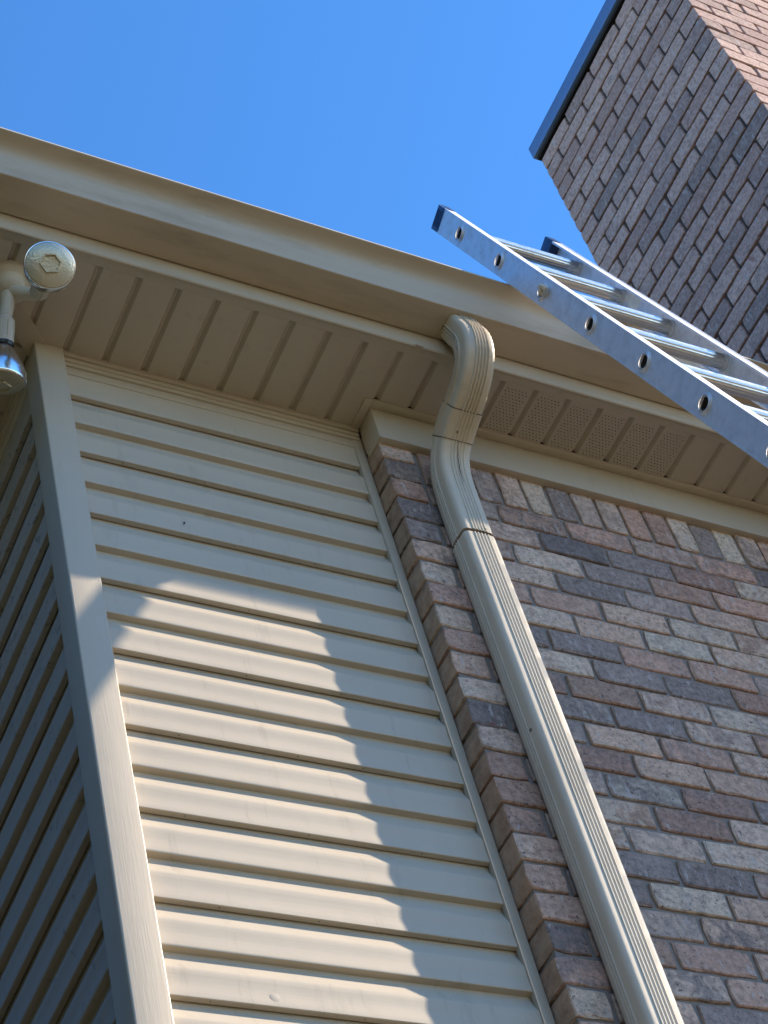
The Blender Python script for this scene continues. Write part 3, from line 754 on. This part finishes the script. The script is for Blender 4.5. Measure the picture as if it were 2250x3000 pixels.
row = 0; z = zj - CC
while z > GZ - 0.1:
    chim_row(z + CJ * 0.5, row, z > 5.78, z > 4.18, HC); row += 1; z -= CC
# back and far side, plain joined courses
z = zj - CC; row = 0
while z > 4.3:
    x = XC + 0.1
    while x < XCR - 0.02: W = min(CM - CJ, XCR - x); soft_box(cst, x, x + W, CYB - 0.05, CYB, z + CJ / 2, z + CJ / 2 + HC); x += W + CJ
    z -= CC
part('lower_bricks', cst, M['chbrick'], cm, kind='stuff')
cc = MB(); cc.box(XC - 0.022, XCR + 0.022, YC - 0.022, CYB + 0.012, 7.200, 7.280, 0.002)
part('cap', cc, M['chcap'], cm, 30)
part('cap_flange', MB().box(XC - 0.008, XCR + 0.01, YC - 0.008, CYB + 0.004, 7.186, 7.2005), M['dark'], cm)  # near-black strip standing in for the dark gap under the cap

# ------------------------------------------------------------------ floodlight
fl = thing('floodlight', 'twin-head floodlight under the soffit at the left edge, one round lamp facing out', 'lamp', (1.0892, 2.3928, ZS))
base = MB().lathe([(0.0001, 0.056), (0.016, 0.054), (0.030, 0.047), (0.039, 0.036), (0.043, 0.022), (0.0445, 0.020), (0.0545, 0.0095), (0.0575, 0.005), (0.0580, -0.004)], (1.088, 2.390, ZS), (0, 0, -1), 48)
base.lathe([(0.0001, 0.062), (0.010, 0.061), (0.013, 0.056), (0.013, 0.04)], (1.088, 2.390, ZS), (0, 0, -1), 20)
part('mounting_cover', base, M['lampcover'], fl, 40)
A1 = (RIGHT * 0.34 - DOWN * 0.22 - FWD * 0.914).normalized(); C1 = Vector((1.1137, 2.2108, 4.08)) - A1 * 0.010
A2 = Vector((0.0171, 0.4519, -0.8919)).normalized()
def par_lamp(C, A, R_, first):
    lamp = bpy.data.objects.new('lamp', None)
    body = MB().lathe([(0.019, -0.112), (0.020, -0.088), (0.026, -0.080), (0.034, -0.066), (0.046, -0.044), (0.056, -0.020), (R_ * 0.985, -0.006), (R_, -0.002), (R_ * 1.005, 0.002), (R_ * 0.985, 0.0045), (R_ * 0.955, 0.0050)], C, A, 48)
    lo = part('reflector', body, M['chrome'], fl, 45)
    lens = MB().lathe([(R_ * 0.962, 0.0030), (R_ * 0.93, 0.0060), (R_ * 0.8, 0.0095), (R_ * 0.6, 0.0130), (R_ * 0.34, 0.0146)], C, A, 64)
    a = A.normalized(); u = a.orthogonal().normalized(); w = a.cross(u)
    # hexagon medallion in the middle of the lens
    n = 6; h1 = []; 
    for (rr, hh) in ((0.45, 0.0130), (0.44, 0.0185), (0.375, 0.0185), (0.35, 0.0140), (0.0, 0.0140)):
        h1.append([tuple(C + a * hh + (u * math.cos(2 * math.pi * k_ / n + 0.35) + w * math.sin(2 * math.pi * k_ / n + 0.35)) * R_ * rr) for k_ in range(n)])
    for r0, r1 in zip(h1, h1[1:]): lens.add(list(r0) + list(r1), [(k_, (k_ + 1) % n, n + (k_ + 1) % n, n + k_) for k_ in range(n)])
    part('lens', lens, M['lens'], lo, 12)
    rb = MB().lathe([(0.0195, -0.098), (0.0235, -0.098), (0.0245, -0.093), (0.0235, -0.088), (0.0200, -0.088)], C, A, 32)
    part('gasket', rb, M['rubber'], lo, 50)
    so_ = MB().lathe([(0.0001, -0.178), (0.012, -0.178), (0.015, -0.168), (0.0205, -0.160), (0.0215, -0.150), (0.0225, -0.104), (0.0235, -0.098), (0.019, -0.096)], C, A, 32)
    for k_ in range(8):
        t = 2 * math.pi * k_ / 8; p = C + (u * math.cos(t) + w * math.sin(t)) * 0.0222
        so_.tube([p + a * -0.152, p + a * -0.110], 0.0016, 6)
    so2 = part('socket', so_, M['lampcover'], fl, 40)
    return C + a * -0.172
B1 = par_lamp(C1, A1, 0.0575, True)
C2 = Vector((1.088, 2.400, 4.205)) + A2 * 0.215 + Vector((-0.004, 0, 0))
B2 = par_lamp(C2, A2, 0.0575, False)
kb = Vector((1.088, 2.390, 4.232))
for B in (B1, B2):
    ar = MB(); mid = (kb + B) / 2 + Vector((0, 0, -0.004)); ar.tube([kb, mid, B], [0.022, 0.0165, 0.0150], 18)
    ar.lathe([(0.0001, 0.012), (0.011, 0.011), (0.0150, 0.004), (0.0155, 0.0), (0.0150, -0.004), (0.011, -0.011), (0.0001, -0.012)], B, (B - kb), 20)
    part('knuckle_arm', ar, M['lampcover'], fl, 40)
wnut = MB().lathe([(0.0001, 0.008), (0.006, 0.008), (0.007, 0.0)], B1 + Vector((0.012, -0.004, -0.006)), (0.7, -0.3, -0.6), 8); part('wing_screw', wnut, M['screw'], fl, 30)

# ------------------------------------------------------------------ evergreens added out of view, invented to darken the left wall
M['needle'] = plain('evergreen_needles', (0.035, 0.055, 0.022), 0.8, ns=5, var=0.4)
M['bark'] = plain('bark', (0.10, 0.075, 0.055), 0.95, ns=25, var=0.4, bs=0.9, bd=0.01)
def crown_mesh(seed):
    rn = random.Random(seed); mb = MB(); Ht = 7.6
    for i in range(5200):
        h = 1 - math.sqrt(rn.random()); z = 0.3 + h * Ht; rmax = 1.45 * (1 - h) ** 0.8 * (0.82 + 0.3 * noise.noise(Vector((h * 9, seed, 0))))
        a = rn.uniform(0, 2 * math.pi); rr = rmax * math.sqrt(rn.uniform(0.25, 1)) * (0.85 + 0.3 * noise.noise(Vector((math.cos(a) * 2, math.sin(a) * 2, z * 1.6))))
        c = Vector((rr * math.cos(a), rr * math.sin(a), z)); d = Vector((math.cos(a), math.sin(a), rn.uniform(-0.5, 0.3))).normalized(); t = d.cross(Vector((rn.uniform(-1, 1), rn.uniform(-1, 1), 1))).normalized()
        l, w = rn.uniform(0.16, 0.30), rn.uniform(0.05, 0.10)
        mb.add([c - t * w, c + d * l * 0.5 - t * w * 0.7, c + d * l, c + d * l * 0.5 + t * w * 0.7, c + t * w], [(0, 1, 2, 3, 4)])
    return mb.mesh('crown', M['needle'], weld=False)
cmz = crown_mesh(3); tme = MB().tube([(0, 0, 0), (0.02, 0.01, 1.5), (0, 0, 4.5), (0, 0, 7.4)], [0.16, 0.13, 0.08, 0.02], 10).mesh('trunk', M['bark'], smooth=60)
tlab = ['dark evergreen tree nearest the left siding wall', 'dark evergreen tree second from the front beside the left wall', 'dark evergreen tree at the far end beside the left wall', 'dark evergreen tree standing just ahead of the house corner', 'dark evergreen tree directly left of the viewer',
    'dark evergreen tree behind the viewer on the left', 'dark evergreen tree in the back row, nearer one', 'dark evergreen tree in the back row, farther one']
spots = [(-1.0, 3.7), (-0.8, 5.5), (-0.9, 7.3), (-1.9, 2.1), (-2.7, 0.2), (-3.0, -2.0), (-2.9, 3.4), (-2.6, 5.3)]
for i, (x, y) in enumerate(spots):
    t = thing('evergreen_tree', tlab[i], 'tree', (x, y, GZ), 'evergreen trees in a row left of the house')
    t.rotation_euler = (0, 0, i * 1.3); s_ = random.uniform(1.08, 1.2); t.scale = (s_, s_, s_)
    link('trunk', tme, t); link('crown', cmz, t)
